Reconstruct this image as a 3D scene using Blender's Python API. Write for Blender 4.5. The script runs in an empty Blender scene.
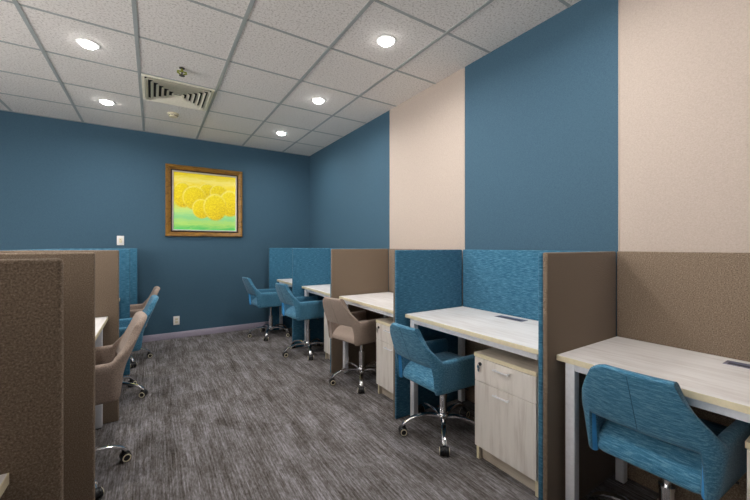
import bpy, bmesh, math
from mathutils import Vector, Matrix
PI = math.pi
R = math.radians
scene = bpy.context.scene
COL = scene.collection

# ------------------------------------------------------------------ dimensions
CEIL = 2.706
FAR = 5.335          # inner face of the far wall (y)
RIGHT = 2.155        # inner face of the right wall (x)
LEFT = -3.3
BACK = -3.6
PT = 1.206           # top of partitions
DT = 0.745           # desk top height

# ------------------------------------------------------------------ materials
def srgb(r, g, b):
    def f(c):
        c /= 255.0
        return c / 12.92 if c <= 0.04045 else ((c + 0.055) / 1.055) ** 2.4
    return (f(r), f(g), f(b), 1.0)

class N:
    """tiny helper around a node tree"""
    def __init__(s, name):
        s.m = bpy.data.materials.new(name); s.m.use_nodes = True
        s.t = s.m.node_tree; s.n = s.t.nodes; s.l = s.t.links
        s.b = s.n['Principled BSDF']
    def add(s, typ, **kw):
        n = s.n.new(typ)
        for k, v in kw.items(): setattr(n, k, v)
        return n
    def coord(s, kind='Object', scale=(1, 1, 1)):
        tc = s.add('ShaderNodeTexCoord'); mp = s.add('ShaderNodeMapping')
        s.l.new(tc.outputs[kind], mp.inputs['Vector']); mp.inputs['Scale'].default_value = scale
        return mp.outputs['Vector']
    def noise(s, vec, scale, detail=3, rough=.55, dist=0):
        n = s.add('ShaderNodeTexNoise'); s.l.new(vec, n.inputs['Vector'])
        n.inputs['Scale'].default_value = scale; n.inputs['Detail'].default_value = detail
        n.inputs['Roughness'].default_value = rough; n.inputs['Distortion'].default_value = dist
        return n.outputs['Fac']
    def ramp(s, fac, stops):
        r = s.add('ShaderNodeValToRGB'); s.l.new(fac, r.inputs['Fac'])
        el = r.color_ramp.elements
        while len(el) < len(stops): el.new(0.5)
        for e, (p, c) in zip(el, stops): e.position = p; e.color = c
        return r.outputs['Color']
    def mix(s, fac, a, b, mode='MIX'):
        m = s.add('ShaderNodeMix', data_type='RGBA', blend_type=mode)
        for sock, v in ((m.inputs[0], fac), (m.inputs[6], a), (m.inputs[7], b)):
            if hasattr(v, 'type') and hasattr(v, 'is_output'): s.l.new(v, sock)
            else: sock.default_value = v
        return m.outputs[2]
    def math(s, op, a, b=None, c=None, clamp=False):
        m = s.add('ShaderNodeMath', operation=op); m.use_clamp = clamp
        for i, v in enumerate((a, b, c)):
            if v is None: continue
            if hasattr(v, 'is_output'): s.l.new(v, m.inputs[i])
            else: m.inputs[i].default_value = v
        return m.outputs[0]
    def bump(s, h, strength=.3, dist=.002):
        b = s.add('ShaderNodeBump'); s.l.new(h, b.inputs['Height'])
        b.inputs['Strength'].default_value = strength; b.inputs['Distance'].default_value = dist
        s.l.new(b.outputs['Normal'], s.b.inputs['Normal'])
    def base(s, c):
        if hasattr(c, 'is_output'): s.l.new(c, s.b.inputs['Base Color'])
        else: s.b.inputs['Base Color'].default_value = c
    def rough(s, v): s.b.inputs['Roughness'].default_value = v
    def metal(s, v): s.b.inputs['Metallic'].default_value = v

def fabric(name, dark, mid, light, streak=(1, 1, 1), sscale=90, fine=420, sheen=.15, contrast=(.3, .5, .72)):
    n = N(name)
    v = n.coord('Object', streak)
    a = n.noise(v, sscale, 4, .6)
    v2 = n.coord('Object')
    b = n.noise(v2, fine, 2, .6)
    f = n.math('ADD', n.math('MULTIPLY', a, .72), n.math('MULTIPLY', b, .28))
    n.base(n.ramp(f, [(contrast[0], dark), (contrast[1], mid), (contrast[2], light)]))
    n.rough(.95); n.b.inputs['Specular IOR Level'].default_value = .2
    n.b.inputs['Sheen Weight'].default_value = sheen; n.b.inputs['Sheen Roughness'].default_value = .5
    n.bump(f, .35, .0015)
    return n.m

def plain(name, c, rough=.5, metal=0, spec=.5):
    n = N(name)
    v = n.coord('Object'); f = n.noise(v, 60, 2)
    c2 = tuple(min(1, x * 1.05) for x in c[:3]) + (1,); c1 = tuple(x * .95 for x in c[:3]) + (1,)
    n.base(n.ramp(f, [(.3, c1), (.7, c2)])); n.rough(rough); n.metal(metal)
    n.b.inputs['Specular IOR Level'].default_value = spec
    return n.m

M = {}
# partition fabrics; the streaks lie horizontally
M['blue_panel'] = fabric('teal_blue_panel_fabric', srgb(26, 76, 101), srgb(50, 102, 129), srgb(104, 149, 171), (.10, .10, 1), 260, 500, .1, (.33, .5, .70))
M['brown_panel'] = fabric('taupe_panel_fabric', srgb(84, 71, 58), srgb(121, 105, 89), srgb(160, 144, 127), (1, 1, 1), 230, 520, .1, (.33, .5, .68))
M['blue_chair'] = fabric('blue_chair_fabric', srgb(34, 88, 116), srgb(64, 118, 146), srgb(116, 162, 184), (.5, .12, 1), 240, 480, .15, (.33, .5, .70))
M['brown_chair'] = fabric('taupe_chair_fabric', srgb(122, 106, 96), srgb(152, 135, 123), srgb(180, 164, 152), (1, 1, 1), 200, 460, .15, (.33, .5, .70))
M['blue_lining'] = plain('bright_blue_lining', srgb(64, 156, 222), .7)
M['brown_lining'] = plain('pale_lining', srgb(196, 182, 172), .7)
M['blue_seam'] = plain('dark_blue_seam', srgb(24, 78, 104), .9)
M['brown_seam'] = plain('dark_taupe_seam', srgb(112, 98, 90), .9)

def wall_mat(name, stripes):
    """wallpaper: colour bands along y plus a fine woven emboss. stripes = None for plain blue"""
    n = N(name)
    v = n.coord('Object')
    fine = n.noise(n.coord('Object', (1, 1, 1)), 190, 3, .7)
    weave = n.noise(n.coord('Object', (1, .25, 1)), 380, 2, .6)
    f = n.math('ADD', n.math('MULTIPLY', fine, .6), n.math('MULTIPLY', weave, .4))
    blue = n.ramp(f, [(.32, srgb(50, 80, 98)), (.68, srgb(69, 99, 118))])
    if stripes:
        beige = n.ramp(f, [(.32, srgb(171, 157, 146)), (.68, srgb(191, 177, 166))])
        sx = n.add('ShaderNodeSeparateXYZ'); n.l.new(v, sx.inputs[0])
        y = sx.outputs['Y']; z = sx.outputs['Z']
        # beige where y < a, or b < y < c, or below desk height
        a, b, c = stripes
        m1 = n.math('LESS_THAN', y, a)
        m2 = n.math('MULTIPLY', n.math('GREATER_THAN', y, b), n.math('LESS_THAN', y, c))
        m3 = n.math('LESS_THAN', z, .7)
        msk = n.math('MAXIMUM', n.math('MAXIMUM', m1, m2), m3)
        n.base(n.mix(msk, blue, beige))
    else: n.base(blue)
    n.rough(.75); n.b.inputs['Specular IOR Level'].default_value = .3
    n.bump(f, .35, .002)
    return n.m
M['wall_blue'] = wall_mat('blue_wallpaper', None)
M['wall_stripe'] = wall_mat('striped_wallpaper', (.873, 1.99, 3.055))

def ceiling_mat():
    n = N('mineral_fibre_ceiling')
    v = n.coord('Object')
    a = n.noise(v, 75, 4, .65); b = n.noise(v, 16, 3)
    c = n.ramp(a, [(.36, srgb(196, 189, 183)), (.47, srgb(234, 229, 224)), (.7, srgb(244, 240, 236))])
    n.base(n.mix(n.math('MULTIPLY', b, .2), c, srgb(222, 216, 211)))
    n.rough(.95); n.b.inputs['Specular IOR Level'].default_value = .1
    n.bump(a, .5, .004)
    return n.m
M['ceiling'] = ceiling_mat()

def carpet_mat():
    n = N('streaked_carpet')
    def cc(sc, off):
        v = n.coord('Object', sc)
        v.node.inputs['Location'].default_value = off
        return v
    thin = n.noise(cc((1, .035, 1), (3, 7, 0)), 105, 3, .6)          # long fine pile lines
    dash = n.noise(cc((1, .22, 1), (11, 2, 0)), 120, 4, .75, .3)      # short broken strokes
    patch = n.noise(cc((1, .40, 1), (5, 9, 0)), 9, 6, .72, .5)        # worn lighter islands
    band = n.noise(cc((1, .06, 1), (1, 4, 0)), 14, 3, .6)
    f = n.math('ADD', n.math('ADD', n.math('MULTIPLY', thin, .30), n.math('MULTIPLY', dash, .30)),
               n.math('ADD', n.math('MULTIPLY', patch, .26), n.math('MULTIPLY', band, .14)))
    n.base(n.ramp(f, [(.38, srgb(52, 46, 43)), (.46, srgb(88, 83, 80)), (.52, srgb(114, 110, 110)), (.60, srgb(150, 147, 152))]))
    n.rough(1); n.b.inputs['Specular IOR Level'].default_value = .1
    n.bump(f, .5, .005)
    return n.m
M['carpet'] = carpet_mat()

def wood(name, base, dark, axis='y', s=1.0):
    n = N(name)
    sc = {'y': (1, .08, 1), 'z': (1, 1, .08), 'x': (.08, 1, 1)}[axis]
    a = n.noise(n.coord('Object', sc), 34 * s, 5, .6, .5)
    b = n.noise(n.coord('Object', tuple(x if x == 1 else .3 for x in sc)), 7 * s, 4, .6, 1.2)
    f = n.math('ADD', n.math('MULTIPLY', a, .6), n.math('MULTIPLY', b, .4))
    n.base(n.ramp(f, [(.34, dark), (.52, base), (.75, tuple(min(1, x * 1.08) for x in base[:3]) + (1,))]))
    n.rough(.42); n.b.inputs['Specular IOR Level'].default_value = .4
    return n.m
M['desk'] = wood('white_ash_laminate', srgb(228, 225, 223), srgb(208, 202, 198), 'y')
M['drawer'] = wood('whitewashed_oak', srgb(226, 219, 211), srgb(200, 189, 178), 'z')
M['carcass'] = wood('cabinet_oak', srgb(200, 188, 172), srgb(168, 154, 138), 'y')
M['edge'] = plain('cream_edge_banding', srgb(222, 210, 178), .5)
M['steel'] = plain('white_powder_coated_steel', srgb(222, 223, 228), .4)
M['chrome'] = plain('polished_chrome', (.80, .80, .82, 1), .12, 1)
M['black'] = plain('black_plastic', srgb(24, 24, 26), .45)
M['cream'] = plain('cream_plastic', srgb(222, 212, 184), .5)
M['white'] = plain('white_plastic', srgb(228, 226, 222), .45)
M['tbar'] = plain('grey_ceiling_grid', srgb(166, 171, 170), .55)
M['vent'] = plain('grille_off_white', srgb(228, 224, 206), .5)
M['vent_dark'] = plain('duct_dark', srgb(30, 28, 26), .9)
M['baseboard'] = plain('lilac_grey_skirting', srgb(168, 160, 176), .5)
M['gold'] = wood('antique_gold_frame', srgb(142, 102, 38), srgb(74, 48, 16), 'x', 3)
M['gold_dark'] = plain('dark_frame_sight', srgb(52, 30, 14), .5)
M['silver'] = plain('pale_frame_slip', srgb(214, 208, 206), .5)
M['grommet'] = plain('grey_anodised_flap', srgb(120, 118, 134), .35, .4)
M['flap'] = plain('slate_blue_grey_flap', srgb(96, 100, 124), .4, .2)
M['alu'] = plain('satin_aluminium', (.85, .85, .87, 1), .35, .3)
M['joint'] = plain('pale_joint', srgb(190, 178, 164), .7)
M['ring'] = plain('matt_white_ring', srgb(225, 223, 220), .9, 0, .1)
M['brass'] = plain('brass', srgb(176, 150, 60), .35, .8)
M['glassbulb'] = plain('yellow_green_bulb', srgb(128, 134, 20), .6)
em = N('downlight_diffuser'); em.base((1, 1, 1, 1))
em.b.inputs['Emission Color'].default_value = (1, .98, .96, 1); em.b.inputs['Emission Strength'].default_value = 28
M['emit'] = em.m

# painting: procedural brushwork, canvas coordinates 0..1 in x and z (object generated)
def painting_mat():
    n = N('canvas_paint')
    tc = n.add('ShaderNodeTexCoord'); sp = n.add('ShaderNodeSeparateXYZ')
    n.l.new(tc.outputs['Generated'], sp.inputs[0])
    x, z = sp.outputs['X'], sp.outputs['Z']
    mp = n.add('ShaderNodeMapping'); n.l.new(tc.outputs['Generated'], mp.inputs[0]); mp.inputs['Scale'].default_value = (1.5, 1, 7)
    br = n.noise(mp.outputs[0], 4, 5, .65, .8)
    zz = n.math('ADD', z, n.math('MULTIPLY', n.math('SUBTRACT', br, .5), .22))
    bg = n.ramp(zz, [(.02, srgb(90, 200, 100)), (.12, srgb(178, 222, 110)), (.22, srgb(140, 216, 140)), (.34, srgb(196, 232, 130)),
                     (.42, srgb(215, 220, 90)), (.52, srgb(250, 236, 20)), (.78, srgb(252, 226, 30)), (.87, srgb(255, 238, 120)), (.97, srgb(246, 224, 10))])
    tex = n.noise(tc.outputs['Generated'], 38, 5, .75, .4)
    cur = bg
    balls = [(.14, .61, .16, .23), (.53, .71, .14, .13), (.71, .68, .15, .16), (.90, .50, .19, .25),
             (.32, .57, .19, .215), (.43, .38, .15, .18), (.655, .42, .20, .25)]
    for i, (cx, cz, rx, rz) in enumerate(balls):
        dx = n.math('DIVIDE', n.math('SUBTRACT', x, cx), rx); dz = n.math('DIVIDE', n.math('SUBTRACT', z, cz), rz)
        d = n.math('SQRT', n.math('ADD', n.math('MULTIPLY', dx, dx), n.math('MULTIPLY', dz, dz)))
        dn = n.math('ADD', d, n.math('MULTIPLY', n.math('SUBTRACT', tex, .5), .16))
        # the painted stroke tones of each sphere: ochre low core, yellow, pale ragged rim on the upper left
        up = n.math('ADD', n.math('MULTIPLY', dz, .5), n.math('MULTIPLY', dx, -.3))
        tone = n.math('ADD', n.math('MULTIPLY', tex, .75), n.math('MULTIPLY', up, .16))
        c = n.ramp(tone, [(.22, srgb(204, 170, 0)), (.36, srgb(236, 208, 0)), (.47, srgb(250, 228, 8)), (.64, srgb(255, 245, 84))])
        rim = n.math('MULTIPLY', n.math('SMOOTH_MIN', 1, n.math('MAXIMUM', n.math('MULTIPLY', n.math('SUBTRACT', dn, .82), 7), 0), .1),
                     n.math('ADD', .22, n.math('MULTIPLY', up, .7), clamp=True), clamp=True)
        c = n.mix(rim, c, srgb(255, 252, 170))
        msk = n.math('MULTIPLY', n.math('SUBTRACT', 1.02, dn), 8, clamp=True)
        cur = n.mix(msk, cur, c)
    n.base(cur); n.rough(.55); n.bump(tex, .3, .002)
    return n.m
M['paint'] = painting_mat()

# ------------------------------------------------------------------ mesh helpers
def bm_box(bm, x0, x1, y0, y1, z0, z1, bev=0, seg=2, mat=0):
    r = bmesh.ops.create_cube(bm, size=1)
    vs = r['verts']
    for v in vs:
        v.co = Vector(((x0 + x1) / 2 + v.co.x * (x1 - x0), (y0 + y1) / 2 + v.co.y * (y1 - y0), (z0 + z1) / 2 + v.co.z * (z1 - z0)))
    fs = set(f for v in vs for f in v.link_faces)
    for f in fs: f.material_index = mat
    if bev > 0:
        es = list(set(e for v in vs for e in v.link_edges))
        r = bmesh.ops.bevel(bm, geom=es, offset=bev, segments=seg, affect='EDGES', profile=.5, clamp_overlap=True)
        for f in r['faces']: f.material_index = mat

def bm_cyl(bm, r0, r1, z0, z1, cx=0, cy=0, seg=24, mat=0, mtx=None):
    m = Matrix.Translation((cx, cy, (z0 + z1) / 2))
    if mtx: m = mtx @ m
    r = bmesh.ops.create_cone(bm, cap_ends=True, segments=seg, radius1=r0, radius2=r1, depth=z1 - z0, matrix=m)
    for f in set(f for v in r['verts'] for f in v.link_faces): f.material_index = mat

def bm_lathe(bm, prof, seg=32, mtx=None, mat=0, close=False):
    """revolve a list of (r, z)"""
    rings = []
    for (r, z) in prof:
        ring = []
        for k in range(seg):
            a = 2 * PI * k / seg
            p = Vector((r * math.cos(a), r * math.sin(a), z))
            if mtx: p = mtx @ p
            ring.append(bm.verts.new(p))
        rings.append(ring)
    n = len(rings)
    for i in range(n if close else n - 1):
        A, B = rings[i], rings[(i + 1) % n]
        for k in range(seg):
            f = bm.faces.new((A[k], A[(k + 1) % seg], B[(k + 1) % seg], B[k])); f.material_index = mat
    if not close:
        for ring, fl in ((rings[0], True), (rings[-1], False)):
            f = bm.faces.new(ring[::-1] if fl else ring); f.material_index = mat

def bm_loft(bm, loops, cap=True, mats=None):
    vs = [[bm.verts.new(p) for p in lp] for lp in loops]
    n = len(vs[0])
    for i in range(len(vs) - 1):
        for k in range(n):
            f = bm.faces.new((vs[i][k], vs[i][(k + 1) % n], vs[i + 1][(k + 1) % n], vs[i + 1][k]))
            if mats: f.material_index = mats(i, k)
    if cap:
        bm.faces.new(vs[0][::-1]); bm.faces.new(vs[-1])

def bm_tube(bm, pts, rad, seg=8):
    loops = []
    for i, p in enumerate(pts):
        p = Vector(p); a = Vector(pts[max(0, i - 1)]); b = Vector(pts[min(len(pts) - 1, i + 1)])
        t = (b - a).normalized(); up = Vector((0, 0, 1)) if abs(t.z) < .9 else Vector((0, 1, 0))
        u = t.cross(up).normalized(); w = t.cross(u)
        r = rad[i] if isinstance(rad, (list, tuple)) else rad
        loops.append([p + (u * math.cos(2 * PI * k / seg) + w * math.sin(2 * PI * k / seg)) * r for k in range(seg)])
    bm_loft(bm, loops)

def smooth(me, ang=35):
    for p in me.polygons: p.use_smooth = True
    bm = bmesh.new(); bm.from_mesh(me)
    for e in bm.edges:
        if len(e.link_faces) == 2 and e.calc_face_angle(0) > R(ang): e.smooth = False
    bm.to_mesh(me); bm.free()

def obj(name, bm, mats, parent=None, loc=None, sm=True):
    bmesh.ops.recalc_face_normals(bm, faces=bm.faces[:])
    me = bpy.data.meshes.new(name); bm.to_mesh(me); bm.free()
    if sm: smooth(me)
    for m in (mats if isinstance(mats, (list, tuple)) else [mats]): me.materials.append(m)
    o = bpy.data.objects.new(name, me); COL.objects.link(o)
    if parent: o.parent = parent
    if loc: o.location = loc
    return o

def box(name, dims, mat, parent=None, bev=0, seg=2):
    bm = bmesh.new(); bm_box(bm, *dims, bev=bev, seg=seg)
    return obj(name, bm, mat, parent)

def thing(name, label, cat, loc=(0, 0, 0), rz=0, group=None):
    o = bpy.data.objects.new(name, None); COL.objects.link(o); o.empty_display_size = .1
    o.location = loc; o.rotation_euler = (0, 0, rz); tag(o, label, cat, group)
    return o
def tag(o, label, cat, group=None):
    o['label'] = label; o['category'] = cat
    if group: o['group'] = group
    return o
def struct(o, label=None, cat=None):
    o['kind'] = 'structure'
    if label: o['label'] = label
    if cat: o['category'] = cat
    return o
def dup(src, loc, rz, label, children):
    r = src.copy(); COL.objects.link(r); r.location = loc; r.rotation_euler = (0, 0, rz); r['label'] = label
    def rec(a, b):
        for ch in children[a.name]:
            c = ch.copy(); COL.objects.link(c); c.parent = b
            rec(ch, c)
    rec(src, r)
    return r
def child_map():
    m = {o.name: [] for o in bpy.data.objects}
    for o in bpy.data.objects:
        if o.parent: m[o.parent.name].append(o)
    return m

# ------------------------------------------------------------------ the room
def slab(name, x0, x1, y0, y1, z0, z1, mat, label, cat):
    return struct(box(name, (x0, x1, y0, y1, z0, z1), mat), label, cat)
slab('floor', LEFT - .1, RIGHT + .1, BACK - .1, FAR + .1, -.1, 0, M['carpet'], 'grey streaked office carpet running the length of the aisle', 'floor')
slab('ceiling', LEFT, RIGHT, BACK, FAR, CEIL, CEIL + .1, M['ceiling'], 'speckled off-white mineral fibre suspended ceiling tiles', 'ceiling')
slab('wall_far', LEFT, RIGHT, FAR, FAR + .1, 0, CEIL + .1, M['wall_blue'], 'plain dark blue wall at the far end of the room', 'wall')
slab('wall_right', RIGHT, RIGHT + .1, BACK, FAR + .1, 0, CEIL + .1, M['wall_stripe'], 'right wall in wide alternating blue and beige vertical bands', 'wall')
slab('wall_back', LEFT - .1, RIGHT + .1, BACK - .1, BACK, 0, CEIL + .1, M['wall_blue'], 'plain blue wall opposite the painting wall', 'wall')
# left side of the room, out of view: window band added to light it
WY0, WY1, WZ0, WZ1 = -.8, 3.2, .75, 2.55
bm = bmesh.new()
for d in ((LEFT - .1, LEFT, BACK, WY0, 0, CEIL + .1), (LEFT - .1, LEFT, WY1, FAR + .1, 0, CEIL + .1),
          (LEFT - .1, LEFT, WY0, WY1, 0, WZ0), (LEFT - .1, LEFT, WY0, WY1, WZ1, CEIL + .1)):
    bm_box(bm, *d)
struct(obj('wall_left', bm, M['wall_blue']), 'blue wall with the added window opening, opposite the striped wall', 'wall')
bm = bmesh.new()
for i in range(6):
    y = WY0 + (WY1 - WY0) * i / 5
    bm_box(bm, LEFT - .08, LEFT - .03, max(WY0, y - .03), min(WY1, y + .03), WZ0, WZ1)
bm_box(bm, LEFT - .08, LEFT - .03, WY0, WY1, WZ0, WZ0 + .05); bm_box(bm, LEFT - .08, LEFT - .03, WY0, WY1, WZ1 - .05, WZ1)
struct(obj('fill_window_1', bm, M['white']), 'white framed window band added out of view to light the room', 'window')
# baseboards
for nm, d, lb in (('baseboard_far', (LEFT, RIGHT - .014, FAR - .014, FAR, 0, .083), 'lilac grey skirting board along the far blue wall'),
              ('baseboard_right', (RIGHT - .014, RIGHT, BACK, FAR, 0, .083), 'lilac grey skirting board along the striped wall')):
    struct(box(nm, d, M['baseboard'], bev=.003), lb, 'baseboard')
# slim pale trims between the wall bands
for i, y in enumerate((.873, 1.99, 3.055)):
    struct(box('trim_%d' % (i + 2), (RIGHT - .004, RIGHT, y - .002, y + .002, .7, CEIL), M['joint']), 'thin pale joint strip between wall bands', 'trim')
# ceiling T-bar grid
GX0, GY0, T = -.097, 2.938, .6
bm = bmesh.new()
k = -10
while k < 12:
    x = GX0 + k * T
    if LEFT < x < RIGHT - .02: bm_box(bm, x - .012, x + .012, BACK, FAR, CEIL - .004, CEIL + .002)
    y = GY0 + k * T
    if BACK < y < FAR - .02:
        bm_box(bm, LEFT, RIGHT, y - .009, y + .009, CEIL - .003, CEIL + .002)
    k += 1
# wall angles
bm_box(bm, LEFT, RIGHT, FAR - .02, FAR, CEIL - .004, CEIL + .002)
struct(obj('trim_1', bm, M['tbar'], sm=False), 'grey metal grid holding the ceiling tiles', 'trim')

# ------------------------------------------------------------------ ceiling fittings
def downlight(x, y, label, power=1.0):
    t = thing('downlight', label, 'ceiling light', (x, y, CEIL), 0, 'recessed ceiling downlights')
    bm = bmesh.new()
    bm_lathe(bm, [(.050, -.001), (.050, -.006), (.054, -.008), (.068, -.006), (.072, -.001)], 40, close=True)
    obj('trim_ring', bm, M['ring'], t)
    bm = bmesh.new(); bm_lathe(bm, [(.050, -.001), (.050, -.010), (.046, -.018), (.034, -.024), (.018, -.027), (.001, -.028)], 40)
    obj('diffuser', bm, M['emit'], t)
    L = bpy.data.lights.new('lamp', 'AREA'); L.shape = 'DISK'; L.size = .05; L.energy = LAMP * power
    L.color = (1, .975, .95); L.spread = R(165)
    lo = bpy.data.objects.new('lamp', L); COL.objects.link(lo); lo.parent = t; lo.location = (0, 0, -.0295)
    return t
LAMP = 9.0
LX, RX = -.397, 1.403
downlight(RX, 2.038, 'bright round ceiling light nearest above the right-hand desks, in front of the striped wall')
downlight(RX, 3.238, 'middle round ceiling light of the line above the right-hand desks')
downlight(RX, 4.438, 'farthest round ceiling light above the right-hand desks, near the wall corner')
downlight(LX, 3.238, 'nearer round ceiling light on the left, before the square air vent')
downlight(LX, 4.438, 'farther round ceiling light on the left, near the blue far wall')
HID = 'round ceiling light added out of view to supply the room light'
for x, y in ((LX, 2.038), (RX, .838), (-2.197, 3.238), (-2.197, 2.038)):
    downlight(x, y, HID)  # extra unseen fittings, added to supply the room's light

# square four-way air diffuser
t = thing('air_vent', 'square off-white louvred air vent set in the ceiling grid', 'vent', (.203, 3.838, CEIL))
bm = bmesh.new()
a = .287
for d in ((-a, a, -a, -a + .022), (-a, a, a - .022, a), (-a, -a + .022, -a + .022, a - .022), (a - .022, a, -a + .022, a - .022)):
    bm_box(bm, d[0], d[1], d[2], d[3], -.012, -.0005, bev=.002, seg=1)
obj('frame', bm, M['vent'], t)
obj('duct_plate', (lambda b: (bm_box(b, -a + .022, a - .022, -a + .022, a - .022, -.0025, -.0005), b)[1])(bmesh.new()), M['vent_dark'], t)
for i in range(6):
    # square ring of angled blades
    ro = .262 - i * .042
    bm = bmesh.new()
    w = .019
    prof = [(ro - w, -.003), (ro - w - .003, -.003), (ro - .003, -.028), (ro, -.028)]
    cs = [(1, 1), (-1, 1), (-1, -1), (1, -1)]
    rings = [[bm.verts.new((sx * r, sy * r, z)) for sx, sy in cs] for r, z in prof]
    for p in range(4):
        A, B = rings[p], rings[(p + 1) % 4]
        for q in range(4): bm.faces.new((A[q], A[(q + 1) % 4], B[(q + 1) % 4], B[q]))
    obj('louvre', bm, M['vent'], t, sm=False)

# sprinkler and smoke detector
t = thing('fire_sprinkler', 'small brass sprinkler head with yellow-green bulb beside the ceiling vent', 'sprinkler', (.202, 3.266, CEIL))
bm = bmesh.new(); bm_lathe(bm, [(.022, 0), (.021, -.005), (.014, -.008), (.011, -.010)], 28); obj('escutcheon', bm, M['black'], t)
bm = bmesh.new(); bm_cyl(bm, .011, .009, -.034, -.010, seg=16)
for s in (-1, 1): bm_tube(bm, [(s * .008, 0, -.03), (s * .034, 0, -.030), (s * .036, 0, -.040), (s * .010, 0, -.052)], .0065, 8)
obj('frame_arms', bm, M['glassbulb'], t)
bm = bmesh.new(); bm_cyl(bm, .007, .005, -.062, -.034, seg=14); obj('bulb', bm, M['black'], t)
bm = bmesh.new(); bm_cyl(bm, .022, .022, -.065, -.062, seg=20); obj('deflector', bm, M['black'], t)
t = thing('smoke_detector', 'round cream smoke detector on the ceiling beyond the vent', 'smoke detector', (.19, 4.44, CEIL))
bm = bmesh.new(); bm_lathe(bm, [(.055, 0), (.055, -.012), (.050, -.018), (.044, -.020)], 36); obj('base', bm, M['cream'], t)
bm = bmesh.new(); bm_lathe(bm, [(.043, -.020), (.043, -.032), (.036, -.042), (.02, -.046), (.004, -.047)], 36); obj('cover', bm, M['cream'], t)
bm = bmesh.new()
for k in range(10):
    a_ = 2 * PI * k / 10; mt = Matrix.Rotation(a_, 4, 'Z')
    r = bmesh.ops.create_cube(bm, size=1, matrix=mt @ Matrix.Translation((.0415, 0, -.028)) @ Matrix.Diagonal((.006, .018, .007, 1)))
obj('sensor_slots', bm, M['black'], t)

# ------------------------------------------------------------------ far wall: painting, plates
t = thing('framed_painting', 'gold framed painting of yellow spheres on the dark blue far wall', 'painting', (.62, FAR, 1.842))
def ring_frame(name, hw, hh, w, d0, d1, mat, bevel=.006, inner_step=None):
    """mitred picture-frame ring; hw, hh = outer half sizes; w = width; sits between y=-d1 and y=-d0"""
    bm = bmesh.new()
    prof = [(0, -d0), (0, -(d1 - .012)), (.010, -d1), (w * .45, -(d1 - .004)), (w * .8, -(d1 - .018)), (w, -(d1 - .022)), (w, -d0)]
    cs = [(1, 1), (-1, 1), (-1, -1), (1, -1)]
    rings = [[bm.verts.new((sx * (hw - r), y, sy * (hh - r))) for sx, sy in cs] for r, y in prof]
    for p in range(len(prof)):
        A, B = rings[p], rings[(p + 1) % len(prof)]
        for q in range(4): bm.faces.new((A[q], A[(q + 1) % 4], B[(q + 1) % 4], B[q]))
    return obj(name, bm, mat, t, sm=False)
HW, HH = .482, .478
ring_frame('frame', HW, HH, .062, 0, .045, M['gold'])
ring_frame('inner_frame', HW - .060, HH - .060, .016, 0, .036, M['gold_dark'])
ring_frame('slip', HW - .075, HH - .075, .020, 0, .032, M['silver'])
box('canvas', (-HW + .09, HW - .09, -.012, -.002, -HH + .09, HH - .09), M['paint'], t)

def plate(name, x, z, label, cat, kind):
    t = thing(name, label, cat, (x, FAR, z))
    box('cover_plate', (-.036, .036, -.007, 0, -.058, .058), M['white'], t, bev=.003)
    if kind == 'outlet':
        for dz in (.02, -.02):
            bm = bmesh.new(); bm_box(bm, -.017, .017, -.010, -.006, dz - .014, dz + .014, bev=.003)
            o = obj('socket', bm, M['cream'], t)
            bm = bmesh.new()
            for s in (-1, 1): bm_box(bm, s * .007 - .0015, s * .007 + .0015, -.0108, -.0098, dz - .005, dz + .005)
            obj('slots', bm, M['black'], o)
    else:
        box('rocker', (-.016, .016, -.012, -.006, -.028, .028), M['cream'], t, bev=.003)
        bm = bmesh.new(); bm_cyl(bm, .004, .004, -.001, .001, seg=12, mtx=Matrix.Translation((0, -.0125, .012)) @ Matrix.Rotation(PI / 2, 4, 'X'))
        obj('indicator', bm, M['grommet'], t)
plate('light_switch', -.340, 1.303, 'white switch plate on the far wall above the left partitions', 'switch', 'switch')
plate('power_outlet', .265, .237, 'white double power outlet low on the far wall above the skirting', 'outlet', 'outlet')

# ------------------------------------------------------------------ partitions
def wing(side, y, near, far, label, xo, xi, th=.04, top=PT):
    """free-standing screen at right angles to the side wall. near/far = fabric names"""
    t = thing('partition_screen', label, 'partition', ((xo + xi) / 2, y, 0), 0, 'fabric partition screens between desks')
    x0, x1 = sorted((xo, xi)); h = (x1 - x0) / 2
    if near == far:
        box('fabric_panel', (-h, h, 0, th, 0, top), M[near], t, bev=.009, seg=3)
    else:
        a = box('fabric_panel', (-h, h, 0, th / 2, 0, top), M[near], t, bev=.007, seg=3)
        b = box('fabric_panel', (-h, h, th / 2, th, 0, top), M[far], t, bev=.007, seg=3)
        b['label'] = ('blue' if 'blue' in far else 'brown') + ' fabric panel on the far side'
    return t
XO, XI = 1.455, 2.122
WY = [.873, 1.986, 3.038, 4.05, 5.055]
wing('r', WY[0], 'brown_panel', 'blue_panel', 'tall brown partition with a blue edge at the right, beside the nearest desk', XO + .010, XI, .045)
wing('r', WY[1], 'blue_panel', 'brown_panel', 'large blue partition at the far end of the second desk on the right', XO, XI)
wing('r', WY[2], 'brown_panel', 'blue_panel', 'brown partition at the end of the third desk, behind the brown chair on the right', XO, XI)
wing('r', WY[3], 'blue_panel', 'blue_panel', 'blue partition next beyond the brown one in the right-hand row', XO - .032, XI, .035)
wing('r', WY[4], 'blue_panel', 'blue_panel', 'farthest blue partition of the right-hand row, nearest the far wall', XO - .032, XI, .035)
XLO, XLI = -.178, -.868
LY = [1.062, 2.0, 3.03, 4.06, 5.04]
wing('l', LY[0], 'brown_panel', 'brown_panel', 'nearest dark brown partition at the left edge of the view', XLO + .002, XLI, .020)
wing('l', LY[1], 'brown_panel', 'brown_panel', 'second brown partition of the left row, just behind the nearest one', XLO - .044, XLI, .03)
wing('l', LY[2], 'brown_panel', 'brown_panel', 'third brown partition of the left row, beside the brown office chair', XLO - .025, XLI, .04)
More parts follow.
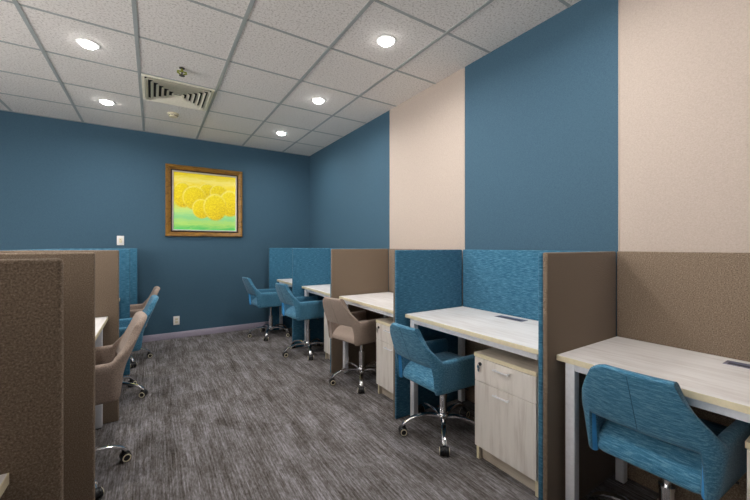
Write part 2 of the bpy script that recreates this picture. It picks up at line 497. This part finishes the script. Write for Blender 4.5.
wing('l', LY[3], 'blue_panel', 'blue_panel', 'nearer of the two blue partitions at the far end of the left row', XLO - .008, XLI, .04)
wing('l', LY[4], 'blue_panel', 'blue_panel', 'farther of the two blue partitions of the left row, nearest the far wall', XLO + .02, XLI, .04)

def back_panel(x0, x1, y0, y1, fab, label, lower):
    t = thing('back_screen', label, 'partition', ((x0 + x1) / 2, (y0 + y1) / 2, 0), 0, 'fabric screens behind the desks')
    hx, hy = (x1 - x0) / 2, (y1 - y0) / 2
    box('fabric_panel', (-hx, hx, -hy, hy, .70, PT), M[fab], t, bev=.006, seg=3)
    o = box('lower_panel', (-hx + .002, hx - .002, -hy, hy, 0, .70), M[lower], t)
    return t
edges = [-.24] + WY
fabs = ['brown_panel', 'blue_panel', 'brown_panel', 'blue_panel', 'blue_panel']
lab = ['wide brown fabric screen behind the nearest desk, against the striped wall',
       'bright blue fabric screen behind the second desk, between blue and brown partitions',
       'brown fabric screen behind the third right-hand desk, mostly hidden by the large blue partition',
       'blue fabric screen behind the fourth desk on the right, hidden behind the brown partition',
       'blue fabric screen behind the farthest desk on the right']
thk = [.045, .045, .04, .04, .035]
for i in range(5):
    back_panel(2.123, 2.1405, edges[i] + thk[i] + .001, edges[i + 1] - .001, fabs[i], lab[i], 'brown_panel')
lab = ['brown fabric screen behind the nearest desk of the left row',
       'brown fabric screen between first and second brown left-row partitions',
       '',
       'blue fabric screen beyond the last brown partition of the left row',
       'blue fabric screen at the far end of the left row']
le = [.0] + LY
fl = ['brown_panel', 'brown_panel', 'blue_panel', 'blue_panel', 'blue_panel']
lab[2] = 'blue screen behind the left desk before the third brown partition'
for i in range(5):
    back_panel(-.888, -.870, le[i] + .041, le[i + 1] - .001, fl[i], lab[i], 'brown_panel')

# ------------------------------------------------------------------ desks
def desk(xf, xb, y0, y1, label, cat='desk', grommet=True):
    """xf = front edge x (aisle side), xb = wall side"""
    s = 1 if xb > xf else -1
    t = thing('office_desk', label, cat, ((xf + xb) / 2, (y0 + y1) / 2, 0), 0 if s > 0 else PI, 'workstation desks')
    hx, hy = abs(xb - xf) / 2, (y1 - y0) / 2
    box('desktop', (-hx + .0015, hx, -hy + .0015, hy - .0015, DT - .025, DT), M['desk'], t, bev=.0015, seg=1)
    bm = bmesh.new()
    bm_box(bm, -hx, -hx + .0025, -hy, hy, DT - .0245, DT - .0012)
    bm_box(bm, -hx, hx, -hy, -hy + .0014, DT - .0245, DT - .0012); bm_box(bm, -hx, hx, hy - .0014, hy, DT - .0245, DT - .0012)
    obj('edge_band', bm, M['edge'], t)
    bm = bmesh.new()
    z0, z1 = DT - .062, DT - .027
    bm_box(bm, -hx + .03, -hx + .065, -hy + .06, hy - .06, z0, z1, bev=.002, seg=1)
    bm_box(bm, hx - .075, hx - .04, -hy + .06, hy - .06, z0, z1, bev=.002, seg=1)
    for e in (-1, 1):
        yy = e * (hy - .045)
        bm_box(bm, -hx + .065, hx - .075, yy - .018, yy + .018, z0, z1, bev=.002, seg=1)
    obj('frame', bm, M['steel'], t)
    for (fx, fy) in ((-1, -1), (-1, 1), (1, -1), (1, 1)):
        x = -hx + .0475 if fx < 0 else hx - .0575
        y = fy * (hy - (.022 if (s > 0 and fy < 0) else .045))
        bm = bmesh.new(); bm_box(bm, x - .0205, x + .0205, y - .0205, y + .0205, .008, DT - .026, bev=.003)
        lg = obj('leg', bm, M['steel'], t)
        bm = bmesh.new(); bm_cyl(bm, .018, .014, 0, .008, x, y); obj('foot', bm, M['black'], lg)
    if grommet:
        gy = (-hy + .40) * s     # lateral position of the cable flap
        gy = grommet if isinstance(grommet, float) else 0
        gx = hx - .085
        g = box('cable_box', (gx - .036, gx + .036, gy - .105, gy + .105, DT - .004, DT + .0018), M['grommet'], t, bev=.001, seg=1)
        box('flap_slot', (gx - .030, gx - .008, gy - .092, gy + .092, DT + .001, DT + .0024), M['black'], g)
        box('flap', (gx - .006, gx + .030, gy - .092, gy + .092, DT + .001, DT + .0030), M['flap'], g, bev=.0005, seg=1)
    return t
DF, DB = 1.532, 2.120
dl = ['nearest pale wooden desk on the right, with the blue chair tucked under it',
      'pale wooden desk in front of the bright blue screen, above the two-drawer cabinet',
      'pale wooden desk with the brown chair, inside the brown partition on the right',
      'pale wooden desk beyond the brown partition, second from the far wall on the right',
      'farthest pale wooden desk on the right, nearest the far wall']
for i in range(5):
    y0, y1 = edges[i] + thk[i] + .002, edges[i + 1] - .003
    cy = (y0 + y1) / 2
    gp = {0: .325 - cy, 1: 1.47 - cy}.get(i, -.05)
    desk(DF, DB, y0, y1, dl[i], grommet=float(gp))
LDF, LDB = -.262, -.868
dll = ['pale desk whose corner shows at the bottom left, in front of the nearest partition',
       'pale desk hidden between the first and second brown partitions of the left row',
       'pale desk showing its corner behind the second brown partition of the left row',
       'pale desk of the left row beside the blue chair, behind the brown partitions',
       'farthest pale desk of the left row beside the brown chair near the far wall']
for i in (0, 2, 3, 4):
    desk(LDF, LDB, le[i] + .043, le[i + 1] - .003, dll[i], grommet=.05)

# ------------------------------------------------------------------ drawer pedestals
def pedestal(y0, label):
    W_, D_, H_ = .385, .50, .62
    t = thing('drawer_cabinet', label, 'cabinet', (1.572, y0, 0), 0, 'drawer pedestals under the right-hand desks')
    bm = bmesh.new()
    for (a, b) in ((0, .018), (W_ - .018, W_)):
        bm_box(bm, .020, D_, a, b, 0, H_ - .024)
    bm_box(bm, D_ - .016, D_, .018, W_ - .018, .02, H_ - .024)
    bm_box(bm, .030, D_ - .016, .018, W_ - .018, .075, .093)
    bm_box(bm, .045, .060, .018, W_ - .018, .0, .075)
    obj('body', bm, M['carcass'], t, sm=False)
    bm = bmesh.new()
    for (a, b) in ((0, .018), (W_ - .018, W_)): bm_box(bm, .0185, .0200, a, b, 0, H_ - .024)
    obj('side_edging', bm, M['edge'], t, sm=False)
    box('top', (.0, D_, 0, W_, H_ - .022, H_), M['carcass'], t, bev=.0012, seg=1)
    bm = bmesh.new(); bm_box(bm, -.0015, .0005, -.001, W_ + .001, H_ - .0222, H_ - .0008)
    bm_box(bm, -.0015, D_, -.0015, .0002, H_ - .0222, H_ - .0008); bm_box(bm, -.0015, D_, W_ - .0002, W_ + .0015, H_ - .0222, H_ - .0008)
    obj('top_edging', bm, M['edge'], t, sm=False)
    for (z0, z1, hz) in ((.462, H_ - .026, .560), (.085, .459, .422)):
        d = box('drawer', (0, .018, .002, W_ - .002, z0, z1), M['drawer'], t, bev=.0012, seg=1)
        bm = bmesh.new()
        hc = .195
        bm_box(bm, -.024, -.014, hc - .05, hc + .05, hz - .004, hz + .004, bev=.002)
        for e in (-1, 1): bm_box(bm, -.02, .001, hc + e * .040 - .004, hc + e * .040 + .004, hz - .003, hz + .003)
        obj('handle', bm, M['alu'], d)
        if z0 > .4:
            bm = bmesh.new(); bm_cyl(bm, .010, .010, -.006, .002, seg=20, mtx=Matrix.Translation((0, W_ - .042, .562)) @ Matrix.Rotation(PI / 2, 4, 'Y'))
            obj('lock', bm, M['black'], d)
            bm = bmesh.new(); bm_box(bm, -.022, -.006, W_ - .0432, W_ - .0408, .558, .566)
            bm_cyl(bm, .011, .011, -.001, .001, seg=18, mtx=Matrix.Translation((-.014, W_ - .040, .545)) @ Matrix.Rotation(R(80), 4, 'Y') @ Matrix.Diagonal((1.3, .8, 1, 1)))
            bm_cyl(bm, .007, .007, -.001, .001, seg=18, mtx=Matrix.Translation((-.012, W_ - .038, .528)) @ Matrix.Rotation(R(80), 4, 'Y') @ Matrix.Diagonal((1.5, .8, 1, 1)))
            obj('key', bm, M['chrome'], d)
    return t
pedestal(.992, 'pale two-drawer cabinet under the desk by the blue screen, beside the blue chair')
pedestal(2.045, 'pale drawer cabinet to the right of the brown chair, behind the large blue partition')
pedestal(3.095, 'pale drawer cabinet just beyond the brown partition, beside the fourth chair')
pedestal(4.100, 'farthest pale drawer cabinet, a narrow strip beside the farthest right-hand chair')
pedestal(-.10, 'pale cabinet cut off by the right edge, under the nearest desk')

# ------------------------------------------------------------------ chair
def shell_sections():
    """U-shaped wall of the chair seen from above: front-left arm, round the back, to the front-right arm.
    Each entry: centre x, y, outward normal, zb, zt, lean weight, angle round the corner."""
    Wd, RC, XB = .198, .042, -.236
    half = []
    for x in (.215, .16, .10, .04, -.02, -.08, -.13, -.16, XB + RC):
        half.append((x, Wd, 0.0))
    for a in (10, 20, 30, 40, 50, 60, 70, 80, 90):
        half.append((XB + RC - RC * math.sin(R(a)), Wd - RC + RC * math.cos(R(a)), float(a)))
    for y in (.140, .12, .095, .065, .04, .013): half.append((XB - .012 * (1 - (y / .156) ** 2), y, 90.0))
    full = half + [(x, -y, a) for (x, y, a) in half[::-1]]
    def ss(v, a, b):
        v = max(0, min(1, (v - a) / (b - a))); return v * v * (3 - 2 * v)
    out = []
    for i, (x, y, a) in enumerate(full):
        if a >= 90: nrm = Vector((-1, 0, 0))
        else: nrm = Vector((-math.sin(R(a)), (1 if y > 0 else -1) * math.cos(R(a)), 0))
        # height of the top edge: flat arm, straight steep edge at the corner, flat back with rounded corners
        arm_t = .590 + .010 * max(0, min(1, (.215 - x) / .3))
        lin = max(0, min(1, (a - 8) / 52))
        zt = arm_t + (.755 - arm_t) * max(0, min(1, (a - 8) / 76))
        if a > 600: zt = arm_t + (.766 - arm_t) * lin
        if a >= 90: zt = .798 - .030 * max(0, (y - .09) / .066) ** 1.8
        dn = max(0, min(1, (a - 48) / 32))
        zb = .396 + (.556 - .396) * dn
        out.append((x, y, nrm, zb, zt, ss(a, -20, 50) if a > 0 else 0, a))
    return out
def shell_loop(sec, shrink=0.0, th=.021, dx=0):
    x, y, n, zb, zt, ln, a = sec
    zb, zt, th = zb + shrink, zt - shrink, max(.003, th - shrink)
    pts = []
    r = min(th, .017)
    nz = 8
    prof = []
    for k in range(nz): prof.append((th, zb + r + (zt - zb - 2 * r) * k / (nz - 1)))
    for k in range(1, 6): q = PI * k / 6; prof.append((th * math.cos(q), zt - r + r * math.sin(q)))
    for k in range(nz): prof.append((-th, zt - r - (zt - zb - 2 * r) * k / (nz - 1)))
    for k in range(1, 6): q = PI * k / 6; prof.append((-th * math.cos(q), zb + r - r * math.sin(q)))
    rear = max(0, min(1, (.215 - x) / .43))
    for (o, z) in prof:
        lean = -.42 * max(0, z - .55) * ln
        p = Vector((x + dx, y, z)) + n * o + Vector((lean, 0, 0))
        if z > .58: p.y *= 1 - 0.88 * (z - .58) * ln       # the back narrows towards its top
        if z < .56: p.y *= 1 - (.15 + .55 * rear) * (.56 - z); pass    # the sides tuck in towards the seat
        pts.append(p)
    return pts
def lining_range(sec): return 22 <= sec[6] <= 62

def make_chair(col, label, name='office_chair'):
    fab, lin, seam = M[col + '_chair'], M[col + '_lining'], M[col + '_seam']
    t = thing(name, label, 'chair', (0, 0, 0), 0, 'swivel office chairs at the desks')
    S = shell_sections(); n = len(S)
    cut = [i for i, s in enumerate(S) if s[6] >= 80][0]
    nl = len(shell_loop(S[0]))
    # armrests
    for rng, flip in ((range(0, cut + 1), 1), (range(n - 1, n - 2 - cut, -1), -1)):
        secs = [S[i] for i in rng]
        loops = [shell_loop(secs[0], .017, dx=.020), shell_loop(secs[0], .008, dx=.016), shell_loop(secs[0], .002, dx=.008)] + [shell_loop(s) for s in secs]
        angs = [0, 0, 0] + [s[6] for s in secs]
        bm = bmesh.new()
        bm_loft(bm, loops, True, lambda i, k: 1 if (angs[i] >= 40 and k in (22, 23)) else 0)
        obj('armrest', bm, [fab, lin], t)
    bm = bmesh.new()
    secs = S[cut:n - cut]
    bm_loft(bm, [shell_loop(s) for s in secs], True, lambda i, k: 0)
    back = obj('backrest', bm, [fab, lin], t)
    # centre seam on the outer back and side seams
    mid = S[n // 2]
    bm = bmesh.new()
    bm_tube(bm, [Vector((p.x - .0003, 0, p.z)) for p in shell_loop(mid)[:8]], .0011, 6)
    obj('seam', bm, seam, back)
    # seat cushion
    def rr(x0, x1, hw, rf, rb, z, crown=0):
        pts = []
        for (cx, cy, r, a0) in ((x1 - rf, hw - rf, rf, 0), (x0 + rb, hw - rb, rb, 90), (x0 + rb, -hw + rb, rb, 180), (x1 - rf, -hw + rf, rf, 270)):
            for k in range(9):
                a = R(a0 + 90 * k / 8)
                pts.append(Vector((cx + r * math.cos(a), cy + r * math.sin(a), z)))
        return pts
    loops = []
    for z, ins, xr in ((.400, .045, -.200), (.403, .022, -.214), (.412, .006, -.222), (.428, 0, -.222), (.448, .001, -.212), (.468, .004, -.194),
                       (.486, .012, -.170), (.498, .026, -.145), (.506, .050, -.13), (.509, .09, -.08)):
        loops.append(rr(xr, .245 - ins, .170 - ins * .3 + .08 * (z - .43), .03, .03, z))
    bm = bmesh.new(); bm_loft(bm, loops)
    obj('seat', bm, fab, t)
    # mechanism, lever, column
    bm = bmesh.new(); bm_box(bm, -.10, .10, -.075, .075, .380, .404, bev=.008)
    bm_tube(bm, [(.02, -.06, .392), (.02, -.15, .388), (.02, -.20, .383)], .005, 8)
    obj('tilt_mechanism', bm, M['black'], t)
    bm = bmesh.new(); bm_cyl(bm, .0255, .0255, .11, .27, seg=28); bm_cyl(bm, .028, .028, .262, .275, seg=28)
    obj('column', bm, M['chrome'], t)
    bm = bmesh.new(); bm_cyl(bm, .015, .015, .20, .388, seg=24); obj('piston', bm, M['chrome'], t)
    bm = bmesh.new(); bm_lathe(bm, [(.030, .078), (.038, .084), (.040, .118), (.034, .128), (.026, .131)], 32)
    obj('hub', bm, M['chrome'], t)
    # star legs and casters, built along +x, turned by their own rotation
    path = [(.030, .104, .017, .013), (.07, .116, .0165, .012), (.11, .121, .016, .011), (.15, .120, .0155, .0105), (.19, .112, .015, .010),
            (.225, .099, .014, .010), (.252, .085, .0135, .010), (.270, .070, .013, .009), (.276, .060, .011, .007)]
    lloops = []
    for i, (x, z, hw, hh) in enumerate(path):
        a = path[max(0, i - 1)]; b = path[min(len(path) - 1, i + 1)]
        tx, tz = b[0] - a[0], b[1] - a[1]; L = math.hypot(tx, tz); nx, nz_ = -tz / L, tx / L
        lp = []
        for k in range(14):
            q = 2 * PI * k / 14
            u, v = 1.2 * math.cos(q), math.sin(q)
            u = math.copysign(abs(u) ** .7, u); v = math.copysign(abs(v) ** .7, v)
            lp.append(Vector((x + nx * hh * v, hw * u, z + nz_ * hh * v)))
        lloops.append(lp)
    bm = bmesh.new(); bm_loft(bm, lloops); leg_me = None
    leg0 = obj('leg', bm, M['chrome'], t)
    # caster: hood + stem
    cx = .262
    bm = bmesh.new(); bm_cyl(bm, .006, .006, .045, .082, cx, 0, 12)
    lp = []
    hood = []
    for y, s in ((-.011, .92), (-.006, 1), (.006, 1), (.011, .92)):
        ring = []
        for k in range(13):
            q = R(-10 + 200 * k / 12); ring.append(Vector((cx + .012 + .026 * s * math.cos(q), y, .030 + .027 * s * math.sin(q))))
        hood.append(ring)
    bm_loft(bm, hood)
    cst0 = obj('caster', bm, M['black'], t)
    wheels = []
    for s in (-1, 1):
        bm = bmesh.new()
        mt = Matrix.Translation((cx + .012, s * .019, .0265)) @ Matrix.Rotation(PI / 2, 4, 'X')
        bm_lathe(bm, [(.002, -.009), (.020, -.009), (.0250, -.006), (.0262, 0), (.0250, .006), (.020, .009), (.002, .009)], 28, mtx=mt, mat=0)
        mr = Matrix.Translation((cx + .012, s * .019 + s * .0088, .0265)) @ Matrix.Rotation(PI / 2, 4, 'X')
        bm_lathe(bm, [(.0150, -.0016), (.0215, -.0016), (.0215, .0016), (.0155, .0016)], 28, mtx=mr, mat=1, close=True)
        wheels.append(obj('wheel', bm, [M['black'], M['cream']], cst0))
    for k in range(1, 5):
        l = leg0.copy(); COL.objects.link(l); l.parent = t; l.rotation_euler = (0, 0, k * 2 * PI / 5)
        c = cst0.copy(); COL.objects.link(c); c.parent = t; c.rotation_euler = (0, 0, k * 2 * PI / 5)
        for w in wheels:
            w2 = w.copy(); COL.objects.link(w2); w2.parent = c
    return t

def pose_chair(ch, x, y, heading, base_deg, dz=0.0):
    ch.location = (x, y, 0); ch.rotation_euler = (0, 0, R(heading))
    base = R(base_deg - heading); k1 = k2 = 0
    for c in CM(ch):
        nm = c.name.split('.')[0]
        if nm == 'leg': c.rotation_euler = (0, 0, base + k1 * 2 * PI / 5); k1 += 1
        elif nm == 'caster': c.rotation_euler = (0, 0, base + k2 * 2 * PI / 5); k2 += 1
        elif nm in ('seat', 'backrest', 'armrest', 'tilt_mechanism', 'piston'): c.location = (0, 0, dz)
def CM(o): return [c for c in bpy.data.objects if c.parent == o]

blue0 = make_chair('blue', 'large blue fabric office chair in the right foreground, tucked under the nearest desk')
brown0 = make_chair('brown', 'brown fabric office chair with chrome base at the third desk on the right')
cm = child_map()
chairs = [
    (blue0, None, 1.74, .535, 0, 90, .004),
    (blue0, 'blue office chair beside the pale two-drawer cabinet, in front of the large blue partition', 1.628, 1.695, 1, 156, -.045),
    (brown0, None, 1.612, 2.735, 12, 167, 0),
    (blue0, 'second farthest blue office chair on the right, just beyond the brown chair', 1.512, 3.785, 7, 182, .03),
    (blue0, 'farthest blue office chair on the right, standing in front of the dark blue far wall', 1.37, 4.80, 5, 170, .025),
    (brown0, 'nearest brown office chair on the left, its back leaning out over the aisle', -.395, 2.37, 184, 17, 0.045),
    (blue0, 'blue office chair on the left, between two brown chairs', -.325, 3.50, 182, 340, 0.005),
    (brown0, 'farthest brown office chair on the left, mostly hidden behind the blue one', -.30, 4.52, 182, 10, -.02),
]
for src, lb, x, y, h, b, dz in chairs:
    c = src if lb is None else dup(src, (0, 0, 0), 0, lb, cm)
    pose_chair(c, x, y, h, b, dz)

# ------------------------------------------------------------------ light, world, camera
w = bpy.data.worlds.new('window_fill'); scene.world = w; w.use_nodes = True
bg = w.node_tree.nodes['Background']; bg.inputs[0].default_value = (1, .965, .93, 1); bg.inputs[1].default_value = 9.0  # even fill that enters through the added window band

cam = bpy.data.cameras.new('camera'); co = bpy.data.objects.new('camera', cam); COL.objects.link(co)
cam.sensor_fit = 'HORIZONTAL'; cam.sensor_width = 36; cam.lens = 345.62 / 750 * 36
cam.shift_y = -(250 - 246) / 750
cam.clip_start = .02
co.location = (0, 0, 1.235); co.rotation_euler = (PI / 2, 0, -.571065)
scene.camera = co
scene.view_settings.view_transform = 'Standard'; scene.view_settings.look = 'None'
scene.view_settings.gamma = 1; scene.view_settings.use_curve_mapping = False
scene.view_settings.exposure = 0.22
